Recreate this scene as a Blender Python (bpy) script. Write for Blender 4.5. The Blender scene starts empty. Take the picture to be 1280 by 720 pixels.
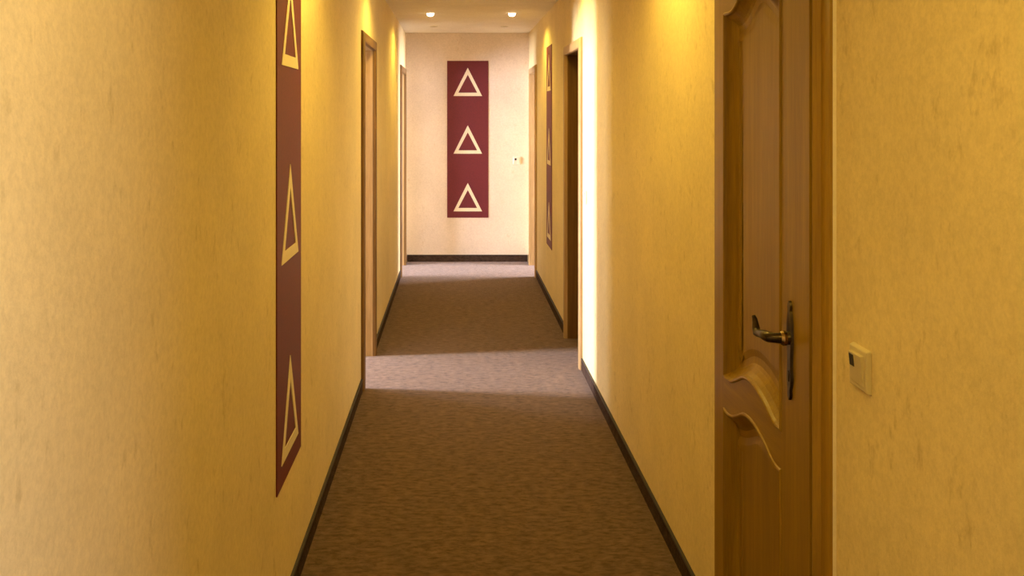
import bpy, bmesh, math, random
from mathutils import Vector, Matrix
random.seed(4)
scene = bpy.context.scene
COL = scene.collection
PI = math.pi

# ------------------------------------------------------------------ constants (metres; +Y runs down the corridor)
XL, XR = -0.5535, 0.800          # corridor walls
YEND = 10.44                     # far wall
YBACK = -3.0                     # wall behind the photographer
ZC = 2.508                       # ceiling
CAMZ = 1.618
WT = 0.14                        # wall thickness
F = 1190.0                       # focal length in pixels of the 1280 frame

# ------------------------------------------------------------------ materials
def new_mat(name):
    m = bpy.data.materials.new(name); m.use_nodes = True
    nt = m.node_tree; nt.nodes.clear()
    out = nt.nodes.new('ShaderNodeOutputMaterial')
    b = nt.nodes.new('ShaderNodeBsdfPrincipled')
    nt.links.new(b.outputs[0], out.inputs[0])
    return m, nt, b

def N(nt, typ, **kw):
    n = nt.nodes.new(typ)
    for k, v in kw.items(): setattr(n, k, v)
    return n

def coords(nt, scale):
    tc = N(nt, 'ShaderNodeTexCoord'); mp = N(nt, 'ShaderNodeMapping')
    mp.inputs['Scale'].default_value = scale
    nt.links.new(tc.outputs['Object'], mp.inputs[0])
    return mp.outputs[0]

def noise(nt, vec, scale, detail=4, rough=0.55):
    n = N(nt, 'ShaderNodeTexNoise')
    n.inputs['Scale'].default_value = scale
    n.inputs['Detail'].default_value = detail
    n.inputs['Roughness'].default_value = rough
    nt.links.new(vec, n.inputs['Vector'])
    return n.outputs[0]

def ramp(nt, fac, stops):
    r = N(nt, 'ShaderNodeValToRGB')
    e = r.color_ramp.elements
    while len(e) < len(stops): e.new(0.5)
    for i, (p, c) in enumerate(stops):
        e[i].position = p; e[i].color = (*c, 1)
    nt.links.new(fac, r.inputs[0])
    return r.outputs[0]

def mixc(nt, mode, fac, a, b):
    m = N(nt, 'ShaderNodeMix', data_type='RGBA', blend_type=mode)
    if isinstance(fac, (int, float)): m.inputs[0].default_value = fac
    else: nt.links.new(fac, m.inputs[0])
    for sock, v in ((m.inputs[6], a), (m.inputs[7], b)):
        if isinstance(v, tuple): sock.default_value = (*v, 1)
        else: nt.links.new(v, sock)
    return m.outputs[2]

def bump(nt, b, h, strength, dist=0.002):
    n = N(nt, 'ShaderNodeBump')
    n.inputs['Strength'].default_value = strength
    n.inputs['Distance'].default_value = dist
    nt.links.new(h, n.inputs['Height'])
    nt.links.new(n.outputs[0], b.inputs['Normal'])

def mat_plaster(name, base, fleck=0.82):
    """textured wallpaper: soft mottling, sparse darker upright flecks, fine grain"""
    m, nt, b = new_mat(name)
    v1 = coords(nt, (1, 1, 1)); v2 = coords(nt, (1, 1, 0.55))
    big = noise(nt, v1, 2.6, 5, 0.6)
    c0 = ramp(nt, big, [(0.3, tuple(x*0.93 for x in base)), (0.7, tuple(min(1, x*1.05) for x in base))])
    fl = noise(nt, v2, 13.0, 3, 0.6)
    f2 = noise(nt, v2, 44.0, 3, 0.65)
    mm = N(nt, 'ShaderNodeMath', operation='MULTIPLY'); nt.links.new(fl, mm.inputs[0]); nt.links.new(f2, mm.inputs[1])
    mask = ramp(nt, mm.outputs[0], [(0.33, (0, 0, 0)), (0.46, (1, 1, 1))])
    c1 = mixc(nt, 'MULTIPLY', mask, c0, (fleck, fleck*0.97, fleck*0.90))
    fine = noise(nt, v1, 170.0, 3, 0.7)
    g = ramp(nt, fine, [(0.3, (0.92, 0.92, 0.91)), (0.7, (1, 1, 1))])
    c2 = mixc(nt, 'MULTIPLY', 1.0, c1, g)
    nt.links.new(c2, b.inputs['Base Color'])
    b.inputs['Roughness'].default_value = 0.75
    b.inputs['Specular IOR Level'].default_value = 0.25
    mid = noise(nt, v1, 62.0, 4, 0.7)
    c3 = mixc(nt, 'MULTIPLY', 1.0, c2, ramp(nt, mid, [(0.36, (0.92, 0.915, 0.90)), (0.62, (1.02, 1.02, 1.02))]))
    nt.links.new(c3, b.inputs['Base Color'])
    bump(nt, b, fine, 0.35, 0.0012)
    return m

def mat_carpet(name, lo, hi, sheen=0.20):
    m, nt, b = new_mat(name)
    v = coords(nt, (0.5, 1, 1)); v1 = coords(nt, (1, 1, 1))
    streak = noise(nt, v, 42.0, 5, 0.75)
    pile = noise(nt, v1, 260.0, 3, 0.7)
    blot = noise(nt, v1, 9.0, 4, 0.6)
    c0 = ramp(nt, streak, [(0.35, lo), (0.65, hi)])
    c1 = mixc(nt, 'MULTIPLY', 1.0, c0, ramp(nt, pile, [(0.3, (0.6, 0.6, 0.6)), (0.7, (1.15, 1.15, 1.15))]))
    c2 = mixc(nt, 'MULTIPLY', 1.0, c1, ramp(nt, blot, [(0.3, (0.86, 0.86, 0.88)), (0.7, (1.1, 1.08, 1.05))]))
    nt.links.new(c2, b.inputs['Base Color'])
    b.inputs['Roughness'].default_value = 0.95
    b.inputs['Specular IOR Level'].default_value = 0.1
    b.inputs['Sheen Weight'].default_value = sheen
    b.inputs['Sheen Roughness'].default_value = 0.5
    b.inputs['Sheen Tint'].default_value = (1, .88, .82, 1)
    bump(nt, b, pile, 0.8, 0.004)
    return m

def mat_wood(name, dark, light, rough=0.36, axis='z'):
    m, nt, b = new_mat(name)
    s = {'z': (26, 26, 1.3), 'y': (26, 1.3, 26)}[axis]
    v = coords(nt, s)
    g = noise(nt, v, 1.6, 6, 0.62)
    v2 = coords(nt, tuple(q*5 for q in s))
    p = noise(nt, v2, 2.2, 3, 0.6)
    c0 = ramp(nt, g, [(0.28, dark), (0.55, tuple((a+c)/2 for a, c in zip(dark, light))), (0.75, light)])
    c1 = mixc(nt, 'MULTIPLY', 1.0, c0, ramp(nt, p, [(0.35, (0.86, 0.84, 0.82)), (0.65, (1, 1, 1))]))
    nt.links.new(c1, b.inputs['Base Color'])
    b.inputs['Roughness'].default_value = rough
    b.inputs['Specular IOR Level'].default_value = 0.28
    bump(nt, b, p, 0.08, 0.001)
    return m

def mat_plain(name, col, rough=0.5, metal=0.0, var=0.06, scale=40, emit=None, estr=0, bumps=0.0):
    m, nt, b = new_mat(name)
    v = coords(nt, (1, 1, 1))
    n = noise(nt, v, scale, 3, 0.6)
    c = ramp(nt, n, [(0.3, tuple(x*(1-var) for x in col)), (0.7, tuple(min(1, x*(1+var)) for x in col))])
    nt.links.new(c, b.inputs['Base Color'])
    b.inputs['Roughness'].default_value = rough
    b.inputs['Metallic'].default_value = metal
    if bumps: bump(nt, b, n, bumps, 0.001)
    if emit:
        b.inputs['Emission Color'].default_value = (*emit, 1)
        b.inputs['Emission Strength'].default_value = estr
    return m

WALLCOL = (0.86, 0.715, 0.40)
M_wall = mat_plaster('wallpaper', WALLCOL)
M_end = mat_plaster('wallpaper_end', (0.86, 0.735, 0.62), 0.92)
M_ceil = mat_plaster('ceiling_paint', (0.93, 0.875, 0.79), 0.97)
M_room = mat_plain('room_paint', (0.78, 0.74, 0.66), 0.8)
M_carpet = mat_carpet('carpet', (0.058, 0.031, 0.012), (0.215, 0.134, 0.092))
M_base = mat_carpet('carpet_skirting', (0.035, 0.020, 0.013), (0.10, 0.062, 0.045), 0.0)
M_basetop = mat_plain('skirting_lip', (0.022, 0.014, 0.012), 0.55)
M_oak = mat_wood('oak', (0.23, 0.128, 0.010), (0.37, 0.225, 0.018))
M_oakr = mat_wood('oak_rail', (0.23, 0.128, 0.010), (0.37, 0.225, 0.018), axis='y')
M_oakcasing = mat_wood('oak_casing', (0.30, 0.165, 0.014), (0.46, 0.28, 0.028))
M_trim = mat_wood('door_casing_wood', (0.40, 0.25, 0.10), (0.56, 0.38, 0.18), 0.45)
M_casing = mat_wood('brown_casing_wood', (0.15, 0.078, 0.022), (0.24, 0.13, 0.04), 0.5)
M_darkshaded = mat_wood('dark_shaded_wood', (0.13, 0.062, 0.015), (0.23, 0.12, 0.03), 0.5)  # brown wood; on the closed door's lining the dark tone paints in shade
M_brass = mat_plain('aged_brass', (0.06, 0.042, 0.022), 0.3, 0.9, 0.35, 60)
M_brassl = mat_plain('worn_brass', (0.35, 0.24, 0.10), 0.25, 1.0, 0.3, 60)
M_black = mat_plain('black_slot', (0.012, 0.01, 0.01), 0.4)
M_switch = mat_plain('switch_plastic', (0.62, 0.53, 0.33), 0.32, 0, 0.02)
M_switchpale = mat_plain('pale_switch_plastic', (0.84, 0.72, 0.60), 0.4, 0, 0.02)
M_red = mat_plain('oxblood_paint', (0.140, 0.0125, 0.022), 0.6, 0, 0.16, 130, bumps=0.25)
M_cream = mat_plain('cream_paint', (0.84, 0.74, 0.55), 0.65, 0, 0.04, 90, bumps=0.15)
M_ring = mat_plain('downlight_ring', (0.72, 0.66, 0.55), 0.35, 0.3)
M_bulb = mat_plain('lit_bulb', (1, 0.9, 0.7), 0.3, 0, 0, emit=(1, 0.80, 0.50), estr=14)
M_bulboff = mat_plain('unlit_bulb', (0.42, 0.38, 0.30), 0.25)
M_winframe = mat_plain('window_white', (0.8, 0.8, 0.78), 0.4)
def mat_glass():
    m = bpy.data.materials.new('window_glass'); m.use_nodes = True
    nt = m.node_tree; nt.nodes.clear()
    out = N(nt, 'ShaderNodeOutputMaterial'); mx = N(nt, 'ShaderNodeMixShader')
    t = N(nt, 'ShaderNodeBsdfTransparent'); g = N(nt, 'ShaderNodeBsdfGlossy'); fr = N(nt, 'ShaderNodeFresnel')
    g.inputs['Roughness'].default_value = 0.02
    nt.links.new(fr.outputs[0], mx.inputs[0]); nt.links.new(t.outputs[0], mx.inputs[1]); nt.links.new(g.outputs[0], mx.inputs[2])
    nt.links.new(mx.outputs[0], out.inputs[0])
    return m
M_glass = mat_glass()

# ------------------------------------------------------------------ mesh helpers
def link(name, bm, mats, parent=None, loc=None, smooth=False, bevel=0, normals=True):
    if normals: bmesh.ops.recalc_face_normals(bm, faces=bm.faces)
    if loc is not None: bmesh.ops.translate(bm, verts=bm.verts, vec=-Vector(loc))
    if parent is not None and loc is None:
        bmesh.ops.translate(bm, verts=bm.verts, vec=-world_of(parent))
    me = bpy.data.meshes.new(name); bm.to_mesh(me); bm.free()
    for m in (mats if isinstance(mats, (list, tuple)) else [mats]): me.materials.append(m)
    o = bpy.data.objects.new(name, me); COL.objects.link(o)
    if parent is not None: o.parent = parent
    elif loc is not None: o.location = loc
    if smooth:
        for p in me.polygons: p.use_smooth = True
        try: me.set_sharp_from_angle(angle=math.radians(35))
        except Exception: pass
    if bevel:
        md = o.modifiers.new('bevel', 'BEVEL'); md.width = bevel; md.segments = 2; md.limit_method = 'ANGLE'
    return o

def world_of(o):
    v = Vector((0, 0, 0))
    while o is not None: v += o.location; o = o.parent
    return v

def root(name, loc, label=None, cat=None, group=None, kind=None):
    o = bpy.data.objects.new(name, None); COL.objects.link(o); o.location = loc
    o.empty_display_size = 0.05
    tag(o, label, cat, group, kind); return o

def tag(o, label=None, cat=None, group=None, kind=None):
    for k, v in (('label', label), ('category', cat), ('group', group), ('kind', kind)):
        if v: o[k] = v
    return o

def box(bm, x0, x1, y0, y1, z0, z1, mi=0):
    vs = [bm.verts.new((x, y, z)) for x in (x0, x1) for y in (y0, y1) for z in (z0, z1)]
    for f in ((0, 1, 3, 2), (4, 6, 7, 5), (0, 4, 5, 1), (2, 3, 7, 6), (0, 2, 6, 4), (1, 5, 7, 3)):
        bm.faces.new([vs[i] for i in f]).material_index = mi

def tube(bm, pts, radii, n=12, mi=0, flat=None):
    """round bar along points; flat=(axis vector, factor) squashes its section"""
    rings = []
    prev = None
    for i, p in enumerate(pts):
        p = Vector(p)
        a = Vector(pts[max(i-1, 0)]); b = Vector(pts[min(i+1, len(pts)-1)])
        t = (b-a).normalized()
        if prev is None:
            u = t.orthogonal().normalized()
        else:
            u = (prev - t*prev.dot(t)).normalized()
        prev = u; w = t.cross(u)
        ring = []
        for k in range(n):
            an = 2*PI*k/n
            d = (u*math.cos(an)+w*math.sin(an))*radii[i]
            if flat: d -= Vector(flat[0])*d.dot(Vector(flat[0]))*(1-flat[1])
            ring.append(bm.verts.new(p+d))
        rings.append(ring)
    for r0, r1 in zip(rings, rings[1:]):
        for k in range(n):
            bm.faces.new((r0[k], r0[(k+1) % n], r1[(k+1) % n], r1[k])).material_index = mi
    bm.faces.new(rings[0][::-1]).material_index = mi; bm.faces.new(rings[-1]).material_index = mi

def lathe(bm, c, prof, n=32, mi=0, axis='z'):
    """prof: (radius, offset along axis)"""
    rings = []
    for r, h in prof:
        if r < 1e-6:
            rings.append([bm.verts.new(ax_pt(c, 0, 0, h, axis))])
        else:
            rings.append([bm.verts.new(ax_pt(c, r*math.cos(2*PI*k/n), r*math.sin(2*PI*k/n), h, axis)) for k in range(n)])
    for r0, r1 in zip(rings, rings[1:]):
        for k in range(n):
            k2 = (k+1) % n
            if len(r0) == 1: f = (r0[0], r1[k2], r1[k])
            elif len(r1) == 1: f = (r0[k], r0[k2], r1[0])
            else: f = (r0[k], r0[k2], r1[k2], r1[k])
            bm.faces.new(f).material_index = mi

def ax_pt(c, a, b, h, axis):
    return (c[0]+a, c[1]+b, c[2]+h) if axis == 'z' else (c[0]+h, c[1]+a, c[2]+b)

def sweep_frame(bm, prof, y0, y1, ztop, xf, zb=0.0, mi=0):
    """door casing: profile (u outward from the opening, w into the wall) swept up, across and down with mitres"""
    cols = []
    for u, w in prof:
        x = xf(w)
        cols.append([bm.verts.new((x, y0-u, zb)), bm.verts.new((x, y0-u, ztop+u)),
                     bm.verts.new((x, y1+u, ztop+u)), bm.verts.new((x, y1+u, zb))])
    n = len(cols)
    for i in range(n):
        a, b = cols[i], cols[(i+1) % n]
        for k in range(3):
            bm.faces.new((a[k], a[k+1], b[k+1], b[k])).material_index = mi
    bm.faces.new([c[0] for c in cols]); bm.faces.new([c[3] for c in cols][::-1])

# ------------------------------------------------------------------ doorways: (near edge, far edge of the clear opening)
DA = (5.615, 6.36)      # left, standing open, daylight room
DB = (9.47, 10.18)      # left, far end
DE = (0.10, 0.86)       # right, beside the viewer, outside the frame
DC = (6.08, 6.86)       # right, closed
DD = (9.47, 10.18)      # right, far end
DN = (2.070, 2.828)     # right, the near oak door (leaf edges)
OZ = 2.04               # clear height

def wall_with_openings(name, xa, xb, y0, y1, openings, mat, z1=ZC):
    bm = bmesh.new(); y = y0
    for a, b, zt in sorted(openings):
        box(bm, xa, xb, y, a, 0, z1); box(bm, xa, xb, a, b, zt, z1); y = b
    box(bm, xa, xb, y, y1, 0, z1)
    bmesh.ops.remove_doubles(bm, verts=bm.verts, dist=1e-5)
    o = link(name, bm, mat); o['kind'] = 'structure'; return o

gap = 0.022
wall_with_openings('wall_left', XL-WT, XL, YBACK, 11.6,
                   [(DA[0]-gap, DA[1]+gap, OZ+gap), (DB[0]-gap, DB[1]+gap, OZ+gap)], M_wall)
wall_with_openings('wall_right', XR, XR+WT, YBACK, 11.6,
                   [(DE[0]-gap, DE[1]+gap, OZ+gap), (DN[0]-0.03, DN[1]+0.03, 2.06), (DC[0]-gap, DC[1]+gap, OZ+gap), (DD[0]-gap, DD[1]+gap, OZ+gap)], M_wall)

def sbox(name, dims, mat):
    bm = bmesh.new(); box(bm, *dims); o = link(name, bm, mat); o['kind'] = 'structure'; return o

sbox('wall_end', (XL, XR, YEND, YEND+WT, 0, ZC), M_end)
sbox('wall_back', (XL, XR, YBACK-WT, YBACK, 0, ZC), M_wall)
XWL, XWR = -3.6, 3.3     # window walls of the side rooms
bm = bmesh.new(); box(bm, XWL-0.25, XWR+0.25, YBACK-WT, 11.8, -0.12, 0.0)
fl = link('floor', bm, M_carpet); fl['kind'] = 'structure'
bm = bmesh.new(); box(bm, XWL-0.25, XWR+0.25, YBACK-WT, 11.8, ZC, ZC+0.12)
ce = link('ceiling', bm, M_ceil); ce['kind'] = 'structure'

# ------------------------------------------------------------------ side rooms with their windows
def window_wall(name, xa, xb, y0, y1, wy0, wy1, wz0, wz1):
    bm = bmesh.new()
    box(bm, xa, xb, y0, wy0, 0, ZC); box(bm, xa, xb, wy1, y1, 0, ZC)
    box(bm, xa, xb, wy0, wy1, 0, wz0); box(bm, xa, xb, wy0, wy1, wz1, ZC)
    o = link(name, bm, M_room); o['kind'] = 'structure'; return o

def window(name, xc, wy0, wy1, wz0, wz1, label):
    r = root(name, (xc, (wy0+wy1)/2, wz0), label, 'window', None, 'structure')
    bm = bmesh.new()
    t = 0.05
    box(bm, xc-.03, xc+.03, wy0, wy1, wz0, wz0+t); box(bm, xc-.03, xc+.03, wy0, wy1, wz1-t, wz1)
    for y in (wy0, (wy0+wy1)/2-t/2, wy1-t): box(bm, xc-.03, xc+.03, y, y+t, wz0+t, wz1-t)
    link('window_frame', bm, M_winframe, r, bevel=0.004)
    for ya, yb in ((wy0+t, (wy0+wy1)/2-t/2), ((wy0+wy1)/2+t/2, wy1-t)):
        bm = bmesh.new(); box(bm, xc-.004, xc+.004, ya, yb, wz0+t, wz1-t)
        link('window_pane', bm, M_glass, r)
    return r

# left room opposite the white-lit wall, left far room, right far room
WA = (5.74, 6.20, 1.15, 2.28); WA2 = (6.75, 7.45, 1.15, 2.28); WB = (8.50, 9.65, 0.95, 2.20); WD = (9.30, 10.45, 0.95, 2.20)
def wall_two_windows(name, xa, xb, y0, y1, wins):
    bm = bmesh.new(); y = y0
    for a, b, c, d in wins:
        box(bm, xa, xb, y, a, 0, ZC); box(bm, xa, xb, a, b, 0, c); box(bm, xa, xb, a, b, d, ZC); y = b
    box(bm, xa, xb, y, y1, 0, ZC)
    o = link(name, bm, M_room); o['kind'] = 'structure'; return o
wall_two_windows('wall_left_outer', XWL-WT, XWL, 4.4, 11.6, [WA, WA2, WB])
WE = (-1.45, .80, 0.85, 2.20)
wall_two_windows('wall_right_outer', XWR, XWR+WT, YBACK-WT, 11.6, [WE, WD])
sbox('wall_right_near', (XR+WT, XWR, 1.60, 1.72, 0, ZC), M_room)
sbox('wall_right_back', (XR+WT, XWR, -1.80, -1.68, 0, ZC), M_room)
sbox('wall_left_partition', (XWL, XL-WT, 8.10, 8.22, 0, ZC), M_room)
sbox('wall_left_front', (XWL, XL-WT, 4.4, 4.5, 0, ZC), M_room)
sbox('wall_left_rear', (XWL, XL-WT, 11.48, 11.6, 0, ZC), M_room)
sbox('wall_right_front', (XR+WT, XWR, 8.10, 8.22, 0, ZC), M_room)
sbox('wall_right_rear', (XR+WT, XWR, 11.48, 11.6, 0, ZC), M_room)
window('window_1', XWL-WT/2, *WA, 'white casement window of the left room behind the middle open doorway')
window('window_2', XWL-WT/2, *WB, 'white casement window of the left room at the far end')
window('window_4', XWL-WT/2, *WA2, 'second white casement window of the left room behind the middle open doorway')
window('window_5', XWR+WT/2, *WE, 'white casement window of the right room beside the viewer')
window('window_3', XWR+WT/2, *WD, 'white casement window of the right room at the far end')

# ------------------------------------------------------------------ door casings and doors
def xfun(side):
    return (lambda w: XL-w) if side == 'L' else (lambda w: XR+w)

CASING = [(0, .004), (0, -.012), (.003, -.018), (.009, -.021), (.052, -.021), (.061, -.017), (.066, -.010), (.068, 0), (.02, 0), (.02, .004)]
LINING = [(0, WT+.02), (0, .004), (.02, .004), (.02, WT+.02)]
def doorway(name, side, d, label, cmat, lmat, closed=False, leafmat=None):
    xf = xfun(side)
    r = root(name, (xf(0), (d[0]+d[1])/2, 0), label, 'door', None, 'structure')
    bm = bmesh.new(); sweep_frame(bm, CASING, d[0], d[1], OZ, xf)
    link('door_casing', bm, cmat, r, smooth=True)
    bm = bmesh.new(); sweep_frame(bm, LINING, d[0], d[1], OZ, xf)
    link('door_lining', bm, lmat, r)
    # rebate strip (door stop) inside the lining
    bm = bmesh.new()
    sweep_frame(bm, [(0.001, .10), (-.012, .10), (-.012, .085), (0.001, .085)], d[0], d[1], OZ, xf)
    link('door_stop', bm, lmat, r)
    if closed:
        bm = bmesh.new()
        xa, xb = sorted((xf(.101), xf(.14)))
        box(bm, xa, xb, d[0]+.003, d[1]-.003, .006, OZ-.003)
        leaf = link('door_leaf', bm, leafmat, r, bevel=.003)
        bm = bmesh.new()
        for za, zb in ((.22, .95), (1.10, 1.90)):
            xa, xb = sorted((xf(.093), xf(.101)))
            box(bm, xa, xb, d[0]+.13, d[1]-.13, za, zb)
        link('raised_panel', bm, leafmat, leaf, loc=None, bevel=.006)
        bm = bmesh.new()
        xc = xf(.097); yh = d[0]+.065
        box(bm, min(xc, xf(.1015)), max(xc, xf(.1015)), yh-.02, yh+.02, .93, 1.15)
        tube(bm, [(xf(.099), yh, 1.06), (xf(.05), yh, 1.06), (xf(.045), yh+.02, 1.06), (xf(.045), yh+.11, 1.055)], [.009, .009, .009, .007])
        link('door_handle', bm, M_brass, leaf, smooth=True)
    return r

doorway('door_2', 'L', DA, 'open doorway in the left wall with pale wooden casing, daylight coming through', M_casing, M_trim)
doorway('door_3', 'R', DC, 'closed brown door in the right wall beside the white-lit strip', M_trim, M_darkshaded, True, M_darkshaded)  # pale casing and dark lining carry daylight and shade in their wood tones
doorway('door_4', 'L', DB, 'open doorway at the far end of the left wall', M_casing, M_trim)
doorway('door_5', 'R', DD, 'open doorway at the far end of the right wall', M_trim, M_trim)

doorway('door_6', 'R', DE, 'open doorway in the right wall just beside the viewer', M_casing, M_trim)
# ---- the near oak door
XF = 0.768                      # front face of the leaf
S0, S1 = 2.246, 2.728           # panel openings along the corridor
ZTOP = 2.03
rt = root('door_1', (XR, (DN[0]+DN[1])/2, 0), 'carved oak door with scrolled rails and dark lever handle in the near right wall', 'door', None, 'structure')
bm = bmesh.new()
PROF = [(-.012, .94-XR), (-.012, .030), (.0035, .028), (.0035, -.024), (.0055, -.028), (.009, -.028), (.013, -.022), (.020, -.014),
        (.028, -.0125), (.050, -.0125), (.057, -.010), (.061, -.004), (.062, 0), (.028, 0), (.028, .94-XR)]
sweep_frame(bm, PROF, DN[0], DN[1], ZTOP, lambda w: XR+w)
link('door_casing', bm, M_oakcasing, rt, smooth=True)

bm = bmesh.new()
sweep_frame(bm, [(.0625, .002), (.0625, -.0045), (.0645, -.0065), (.067, -.004), (.0685, .002)], DN[0], DN[1], ZTOP, lambda w: XR+w)  # cream strip added as the casing's lit edge, brightness put into its colour
link('lit_edge_strip', bm, M_cream, rt, smooth=True)['label'] = 'pale strip painting in the lit outer edge of the casing'

def interp(tab, t):
    for (t0, v0), (t1, v1) in zip(tab, tab[1:]):
        if t <= t1:
            q = (t-t0)/(t1-t0); q = q*q*(3-2*q) if False else q
            return v0+(v1-v0)*q
    return tab[-1][1]
def smoothcurve(tab, n):
    """Catmull-Rom through evenly resampled table"""
    xs = [S0+(S1-S0)*i/n for i in range(n+1)]
    zs = [interp(tab, x) for x in xs]
    for _ in range(2):
        zs = [zs[0]]+[(zs[i-1]+2*zs[i]+zs[i+1])/4 for i in range(1, n)]+[zs[-1]]
    return list(zip(xs, zs))
NC = 36
HUMP = [(2.246, .004), (2.279, .0), (2.311, .006), (2.363, .028), (2.434, .047), (2.49, .052), (2.545, .046), (2.600, .022), (2.650, .003), (2.672, .001), (2.700, -.003), (2.728, .002)]
up_lo = smoothcurve([(x, .864+z) for x, z in HUMP], NC)       # lower edge of the upper panel
lo_up = smoothcurve([(x, .776+z) for x, z in HUMP], NC)       # upper edge of the lower panel
TOPH = [(2.246, .002), (2.30, .0), (2.34, .006), (2.385, .028), (2.44, .058), (2.487, .066), (2.54, .056), (2.59, .026), (2.63, .006), (2.67, .0), (2.728, .002)]
up_up = smoothcurve([(x, 1.906+z) for x, z in TOPH], NC)
ZB = 0.17
def loop_from(lower, upper):
    return [(y, z) for y, z in lower] + [(y, z) for y, z in reversed(upper)]
flat_lo = [(y, ZB) for y, z in lo_up]
loopU = loop_from(up_lo, up_up); loopL = loop_from(flat_lo, lo_up)

def inset(loop, d):
    """move a counter-clockwise (y,z) loop inwards"""
    n = len(loop); out = []
    for i in range(n):
        p0, p1, p2 = Vector(loop[i-1]), Vector(loop[i]), Vector(loop[(i+1) % n])
        e0, e1 = (p1-p0).normalized(), (p2-p1).normalized()
        n0, n1 = Vector((-e0.y, e0.x)), Vector((-e1.y, e1.x))
        m = (n0+n1).normalized(); k = d/max(.45, m.dot(n0))
        out.append(tuple(p1+m*k))
    return out

bm = bmesh.new()
V = {}
def gv(y, z, x=XF):
    k = (round(y, 5), round(z, 5), round(x, 5))
    if k not in V: V[k] = bm.verts.new((x, y, z))
    return V[k]
def quad(a, b, c, d, mi=0):
    vs = []
    for q in (a, b, c, d):
        if q not in vs: vs.append(q)
    if len(vs) > 2: bm.faces.new(vs).material_index = mi
Y0, Y1, Z0 = DN[0], DN[1], .008
# stiles are polygons running past every opening vertex on their inner side
def stile(ya, inner):
    side = [gv(inner, Z0), gv(inner, ZB), gv(inner, lo_up[0 if inner == S0 else -1][1]), gv(inner, up_lo[0 if inner == S0 else -1][1]),
            gv(inner, up_up[0 if inner == S0 else -1][1]), gv(inner, ZTOP)]
    bm.faces.new([gv(ya, Z0)]+side+[gv(ya, ZTOP)])
stile(Y0, S0); stile(Y1, S1)
for i in range(NC):
    ya, yb = up_lo[i][0], up_lo[i+1][0]
    quad(gv(ya, Z0), gv(yb, Z0), gv(yb, ZB), gv(ya, ZB), 1)
    quad(gv(ya, lo_up[i][1]), gv(yb, lo_up[i+1][1]), gv(yb, up_lo[i+1][1]), gv(ya, up_lo[i][1]), 1)
    quad(gv(ya, up_up[i][1]), gv(yb, up_up[i+1][1]), gv(yb, ZTOP), gv(ya, ZTOP), 1)
# outer edges and back
XB = XR+.026
corn = [(Y0, Z0), (Y1, Z0), (Y1, ZTOP), (Y0, ZTOP)]
MOULD = [(0, 0), (.0015, -.003), (.005, -.0042), (.009, -.002), (.012, .005), (.022, .016), (.034, .026), (.042, .0305), (.048, .0315)]
loops_end = []
for lp in (loopU, loopL):
    prev = [gv(y, z) for y, z in lp]
    for d, w in MOULD[1:]:
        cur = [bm.verts.new((XF+w, y, z)) for y, z in inset(lp, d)]
        n = len(cur)
        for k in range(n):
            quad(prev[k], prev[(k+1) % n], cur[(k+1) % n], cur[k])
        prev = cur
    loops_end.append(lp)
# rebated leaf edge
b0 = [(Y0, Z0), (Y1, Z0), (Y1, ZTOP), (Y0, ZTOP)]
f = [gv(*c) for c in b0]; bk = [gv(y, z, XB) for y, z in b0]
for i in range(4):
    j = (i+1) % 4
    if i in (0, 2):   # bottom/top edges have the opening columns in between
        a, b = (Y0, Y1) if i == 0 else (Y1, Y0)
        z = Z0 if i == 0 else ZTOP
        ys = [y for y, _ in up_lo]; ys = ys if i == 0 else ys[::-1]
        chain = [gv(a, z)]+[gv(y, z) for y in ys]+[gv(b, z)]
        bm.faces.new([bk[i]]+chain+[bk[j]])
    else:
        bm.faces.new((f[i], f[j], bk[j], bk[i]))
bm.faces.new(bk)
leaf = link('door_leaf', bm, [M_oak, M_oakr], rt)
for nm, lp in (('upper_panel', loopU), ('lower_panel', loopL)):
    bm = bmesh.new()
    prev = None
    for d, w in [(.044, .0308), (.054, .032), (.060, .0325), (.080, .0290), (.086, .0287)]:
        cur = [bm.verts.new((XF+w, y, z)) for y, z in inset(lp, d)]
        n = len(cur)
        if prev:
            for k in range(n): bm.faces.new((prev[k], prev[(k+1) % n], cur[(k+1) % n], cur[k]))
        prev = cur
    bmesh.ops.triangle_fill(bm, use_beauty=True, use_dissolve=False, edges=[e for e in bm.edges if e.verts[0] in set(prev) and e.verts[1] in set(prev)])
    link(nm, bm, M_oak, leaf)

# handle: long shaped plate, scrolled lever, keyhole
hy, xp = 2.182, XF
bm = bmesh.new()
halfw = [(1.190, .0015), (1.184, .007), (1.176, .010), (1.166, .007), (1.156, .012), (1.140, .016), (1.122, .017), (1.104, .0185), (1.086, .017), (1.066, .0135),
         (1.045, .0125), (1.028, .0150), (1.012, .0165), (.998, .0140), (.986, .0085), (.977, .0105), (.970, .008), (.963, .0015)]
L_ = []; R_ = []; L2 = []; R2 = []
for z, h in halfw:
    L_.append(bm.verts.new((xp+.0005, hy-h, z))); R_.append(bm.verts.new((xp+.0005, hy+h, z)))
    L2.append(bm.verts.new((xp-.006, hy-h*.78, z))); R2.append(bm.verts.new((xp-.006, hy+h*.78, z)))
for i in range(len(halfw)-1):
    for a, b in ((L_, L2), (L2, R2), (R2, R_), (R_, L_)):
        bm.faces.new((a[i], a[i+1], b[i+1], b[i]))
for i in (0, -1): bm.faces.new((L_[i], L2[i], R2[i], R_[i]))
handle = link('door_handle', bm, M_brass, leaf, smooth=True)
bm = bmesh.new()
lathe(bm, (xp-.006, hy, 1.104), [(.0, -.010), (.011, -.010), (.015, -.006), (.0165, 0)], 24, axis='x')
link('rosette', bm, M_brassl, handle, smooth=True) if False else None
ZL = 1.104
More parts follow.
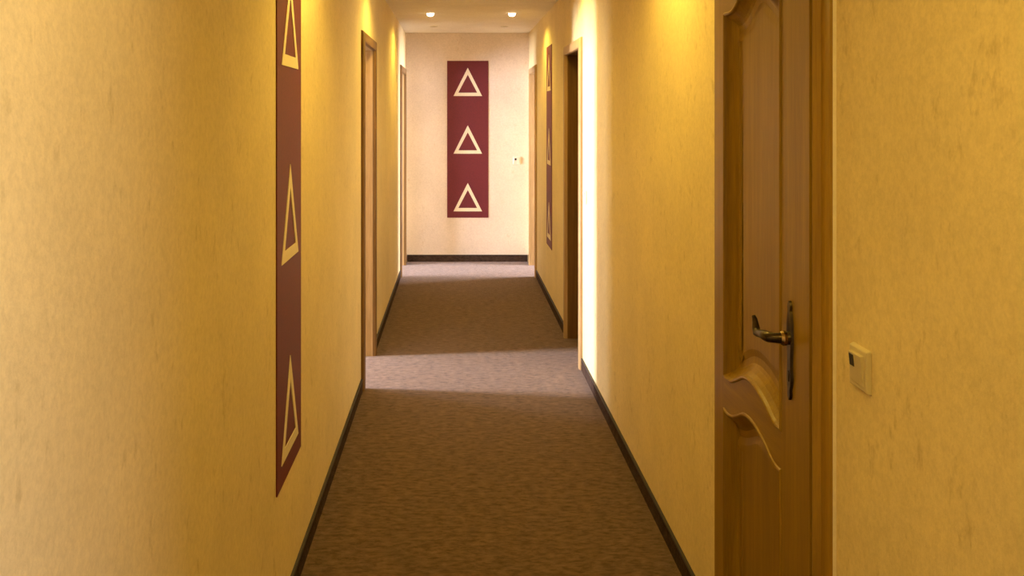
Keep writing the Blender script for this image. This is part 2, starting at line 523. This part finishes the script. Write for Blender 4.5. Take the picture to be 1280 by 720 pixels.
pts = [(xp-.004, hy, ZL), (xp-.020, hy, ZL), (xp-.036, hy+.002, ZL), (xp-.046, hy+.010, ZL), (xp-.050, hy+.024, ZL), (xp-.050, hy+.042, ZL-.001),
       (xp-.050, hy+.060, ZL-.003), (xp-.050, hy+.076, ZL-.006), (xp-.050, hy+.088, ZL-.006), (xp-.050, hy+.097, ZL+.001), (xp-.050, hy+.102, ZL+.012), (xp-.050, hy+.107, ZL+.021), (xp-.050, hy+.114, ZL+.026)]
rad = [.016, .013, .0115, .0125, .0125, .0105, .0092, .0095, .0105, .0095, .0075, .0062, .0050]
bmh = bmesh.new(); tube(bmh, pts, rad, 14)
bm.free()
h2 = link('door_lever', bmh, M_brass, rt, smooth=True)
bm = bmesh.new(); lathe(bm, (xp-.010, hy+.001, ZL), [(0, -.016), (.0135, -.015), (.0175, -.009), (.0165, -.002), (0, 0)], 20, axis='x')
k_ = link('lever_boss', bm, M_brassl, h2, smooth=True); k_['label'] = 'worn bright brass boss'
bm = bmesh.new(); box(bm, xp-.0075, xp-.005, hy-.0035, hy+.0035, 1.006, 1.022); lathe(bm, (xp-.0055, hy, 1.024), [(0, -.002), (.0055, -.002), (.0055, 0), (0, 0)], 16, axis='x')
link('keyhole', bm, M_black, handle)

# ------------------------------------------------------------------ carpet skirting
def skirting(name, side, y0, y1, label=None):
    xf = xfun(side)
    bm = bmesh.new(); a, b = sorted((xf(0), xf(-.009)))
    box(bm, a, b, y0, y1, .0, .067, 0)
    a, b = sorted((xf(0), xf(-.011)))
    box(bm, a, b, y0, y1, .067, .075, 1)
    o = link(name, bm, [M_base, M_basetop]); o['kind'] = 'structure'; return o
cw = .068
skirting('baseboard_left', 'L', YBACK, DA[0]-cw)
skirting('baseboard_left.001', 'L', DA[1]+cw, DB[0]-cw)
skirting('baseboard_left.002', 'L', DB[1]+cw, YEND-.011)
skirting('baseboard_right', 'R', YBACK, DE[0]-cw)
skirting('baseboard_right.004', 'R', DE[1]+cw, DN[0]-.068)
skirting('baseboard_right.001', 'R', DN[1]+.062, DC[0]-cw)
skirting('baseboard_right.002', 'R', DC[1]+cw, DD[0]-cw)
skirting('baseboard_right.003', 'R', DD[1]+cw, YEND-.011)
bm = bmesh.new()
box(bm, XL+.018, XR-.018, YEND-.009, YEND, 0, .067, 0); box(bm, XL+.018, XR-.018, YEND-.011, YEND, .067, .075, 1)
o = link('baseboard_end', bm, [M_base, M_basetop]); o['kind'] = 'structure'

# ------------------------------------------------------------------ oxblood wall panels with triangles
PW, PH = .4515, 1.719
def wall_panel(loc, frame, label):
    """frame: (right, up, out) unit vectors of the wall face; loc = middle of the panel's lower edge"""
    r, u, o_ = (Vector(v) for v in frame)
    rt = root('decorative_panel', loc, label, 'wall panel', 'oxblood triangle panels on the corridor walls')
    P = lambda a, b, c: Vector(loc)+r*a+u*b+o_*c
    bm = bmesh.new()
    vs = [bm.verts.new(P(a, b, c)) for a in (-PW/2, PW/2) for b in (0, PH) for c in (0, .004)]
    for f in ((0, 1, 3, 2), (4, 6, 7, 5), (0, 4, 5, 1), (2, 3, 7, 6), (0, 2, 6, 4), (1, 5, 7, 3)): bm.faces.new([vs[i] for i in f])
    link('backing_board', bm, M_red, rt)
    for i in range(3):
        za = PH-.075-.632*i                       # apex height
        out = [(-.157, za-.311), (.157, za-.311), (0, za)]
        inn = [(-.103, za-.274), (.103, za-.274), (0, za-.077)]
        bm = bmesh.new()
        fo = [bm.verts.new(P(a, b, .0062)) for a, b in out]; fi = [bm.verts.new(P(a, b, .0062)) for a, b in inn]
        bo = [bm.verts.new(P(a, b, .0038)) for a, b in out]; bi = [bm.verts.new(P(a, b, .0038)) for a, b in inn]
        for k in range(3):
            j = (k+1) % 3
            bm.faces.new((fo[k], fo[j], fi[j], fi[k])); bm.faces.new((bo[k], bi[k], bi[j], bo[j]))
            bm.faces.new((fo[k], bo[k], bo[j], fo[j])); bm.faces.new((fi[k], fi[j], bi[j], bi[k]))
        link('triangle_motif', bm, M_cream, rt)
    return rt
wall_panel((.129, YEND, .482), ((1, 0, 0), (0, 0, 1), (0, -1, 0)), 'oxblood panel with three cream triangles facing us on the end wall')
wall_panel((XL, 3.151, .440), ((0, 1, 0), (0, 0, 1), (1, 0, 0)), 'large oxblood panel with cream triangles on the near left wall')
wall_panel((XR, 8.150, .483), ((0, -1, 0), (0, 0, 1), (-1, 0, 0)), 'narrow-looking oxblood panel on the right wall beyond the closed door')

# ------------------------------------------------------------------ switches
def switch(loc, frame, label, slot=False, mat=None):
    mat = mat or M_switch
    r, u, o_ = (Vector(v) for v in frame)
    rt = root('light_switch', loc, label, 'switch')
    P = lambda a, b, c: Vector(loc)+r*a+u*b+o_*c
    def slab(bm, w, h, c0, c1, taper=0, ca=0, cb=0):
        vs = []
        for c, t in ((c0, 0), (c1, taper)):
            vs += [bm.verts.new(P(ca+a*(w/2-t), cb+b*(h/2-t), c)) for a, b in ((-1, -1), (1, -1), (1, 1), (-1, 1))]
        bm.faces.new(vs[3::-1]); bm.faces.new(vs[4:])
        for k in range(4): bm.faces.new((vs[k], vs[(k+1) % 4], vs[4+(k+1) % 4], vs[4+k]))
    bm = bmesh.new(); slab(bm, .086, .086, 0, .010, .004)
    fr = link('frame_plate', bm, mat, rt, bevel=.002)
    bm = bmesh.new()
    # tilted rocker
    q = [bm.verts.new(P(a, b, c)) for a, b, c in ((-.029, -.030, .009), (.029, -.030, .009), (.029, .030, .009), (-.029, .030, .009),
                                                  (-.028, -.029, .012), (.028, -.029, .012), (.028, .029, .0175), (-.028, .029, .0175))]
    bm.faces.new(q[3::-1]); bm.faces.new(q[4:])
    for k in range(4): bm.faces.new((q[k], q[(k+1) % 4], q[4+(k+1) % 4], q[4+k]))
    ro = link('rocker', bm, mat, rt, bevel=.001)
    if slot:
        bm = bmesh.new()
        zc = .016
        a0, a1, b0, b1 = -.024, -.004, .002, .025
        q = [bm.verts.new(P(a, b, .0122+(b+.029)/.058*.0055+dz)) for dz in (-.002, .0006) for a, b in ((a0, b0), (a1, b0), (a1, b1), (a0, b1))]
        bm.faces.new(q[3::-1]); bm.faces.new(q[4:])
        for k in range(4): bm.faces.new((q[k], q[(k+1) % 4], q[4+(k+1) % 4], q[4+k]))
        w = link('indicator_window', bm, M_black, ro); w['label'] = 'black indicator window'
    return rt
RF = ((0, -1, 0), (0, 0, 1), (-1, 0, 0))
switch((XR, 1.873, 1.118), RF, 'white switch with black indicator window beside the near oak door', True)
switch((XR, 5.86, 1.108), RF, 'small white rocker switch on the bright strip beside the closed brown door', False, M_switchpale)
switch((.667, YEND, 1.109), ((1, 0, 0), (0, 0, 1), (0, -1, 0)), 'cream switch on the end wall right of the panel', True, M_switchpale)

# ------------------------------------------------------------------ recessed downlights
LX = (-.226, .4935)
ring_me = bulb_me = None
def downlight(x, y, lit, label):
    rt = root('recessed_downlight', (x, y, ZC), label, 'ceiling light', 'recessed ceiling spotlights')
    bm = bmesh.new()
    lathe(bm, (x, y, ZC), [(.031, .001), (.031, -.004), (.036, -.006), (.041, -.004), (.042, 0)], 32)
    link('trim_ring', bm, M_ring, rt, smooth=True, normals=True)
    bm = bmesh.new()
    lathe(bm, (x, y, ZC), [(.031, -.001), (.031, -.012), (.026, -.022), (.015, -.029), (0, -.031)] if lit else [(.031, -.001), (.024, -.0015), (0, -.002)], 24)
    link('bulb', bm, M_bulb if lit else M_bulboff, rt, smooth=True)
    return rt
sidew = ('left', 'right')
for y, lit, words_ in ((8.39, True, 'lit {} ceiling spotlight in the far pair above the corridor'),
                       (9.66, False, 'unlit {} ceiling spotlight nearest the end wall'),
                       (5.90, True, 'lit {} ceiling spotlight over the open doorway'),
                       (3.40, True, 'lit {} ceiling spotlight over the near triangle panel'),
                       (0.90, True, 'lit {} ceiling spotlight just ahead of the viewer'),
                       (-1.6, True, 'lit {} ceiling spotlight behind the viewer')):
    for i in (0, 1):
        downlight(LX[i], y, lit, words_.format(sidew[i]))

def spot(x, y, power):
    d = bpy.data.lights.new('spot', 'SPOT'); d.energy = power; d.color = LAMP
    d.spot_size = math.radians(166); d.spot_blend = 0.7; d.shadow_soft_size = .03
    o = bpy.data.objects.new('spot_lamp', d); COL.objects.link(o); o.location = (x, y, ZC-.065)
LAMP = (1.0, 0.69, 0.12)
for y, p in ((8.39, 24), (5.90, 25), (3.40, 27), (.90, 20), (-1.6, 16)):
    for x in LX: spot(x, y, p)

def daylight(xpos, wy0, wy1, wz0, wz1, power, toward):
    d = bpy.data.lights.new('daylight', 'AREA'); d.shape = 'RECTANGLE'
    d.size = wy1-wy0; d.size_y = wz1-wz0; d.energy = power; d.color = DAY
    o = bpy.data.objects.new('window_daylight', d); COL.objects.link(o)
    o.location = (xpos, (wy0+wy1)/2, (wz0+wz1)/2)
    o.rotation_euler = (PI/2, 0, PI/2 if toward < 0 else -PI/2)
    if toward > 0: o.rotation_euler = (PI/2, 0, -PI/2)
    v = o.rotation_euler.to_matrix() @ Vector((0, 0, -1))
    if v.x*toward < 0: o.rotation_euler = (PI/2, 0, PI/2 if toward > 0 else -PI/2)
DAY = (0.96, 0.93, 1.06)
for rect, x, side, dens in ((WA, XWL-.13, 1, 1650), (WA2, XWL-.13, 1, 170), (WB, XWL-.13, 1, 420), (WD, XWR+.13, -1, 430), (WE, XWR+.13, -1, 38)):
    daylight(x, *rect, (rect[1]-rect[0])*(rect[3]-rect[2])*dens, side)

w = bpy.data.worlds.new('World'); scene.world = w; w.use_nodes = True
bg = w.node_tree.nodes['Background']; bg.inputs[0].default_value = (.75, .85, 1, 1); bg.inputs[1].default_value = .6

# ------------------------------------------------------------------ camera (level, shifted: verticals stay upright)
cam = bpy.data.cameras.new('camera'); cam.sensor_width = 36; cam.lens = F/1280*36
cam.shift_x = (640-570)/1280; cam.shift_y = -(360-142.5)/1280
co = bpy.data.objects.new('camera', cam); COL.objects.link(co)
co.location = (0, 0, CAMZ); co.rotation_euler = (PI/2, 0, 0)
cam.clip_start = .05
scene.camera = co
scene.view_settings.view_transform = 'Standard'; scene.view_settings.look = 'None'
scene.view_settings.gamma = 1; scene.view_settings.use_curve_mapping = False
scene.view_settings.exposure = 0.0
cy = scene.cycles
cy.max_bounces = 10; cy.diffuse_bounces = 6; cy.use_denoising = True
cy.sample_clamp_indirect = 6
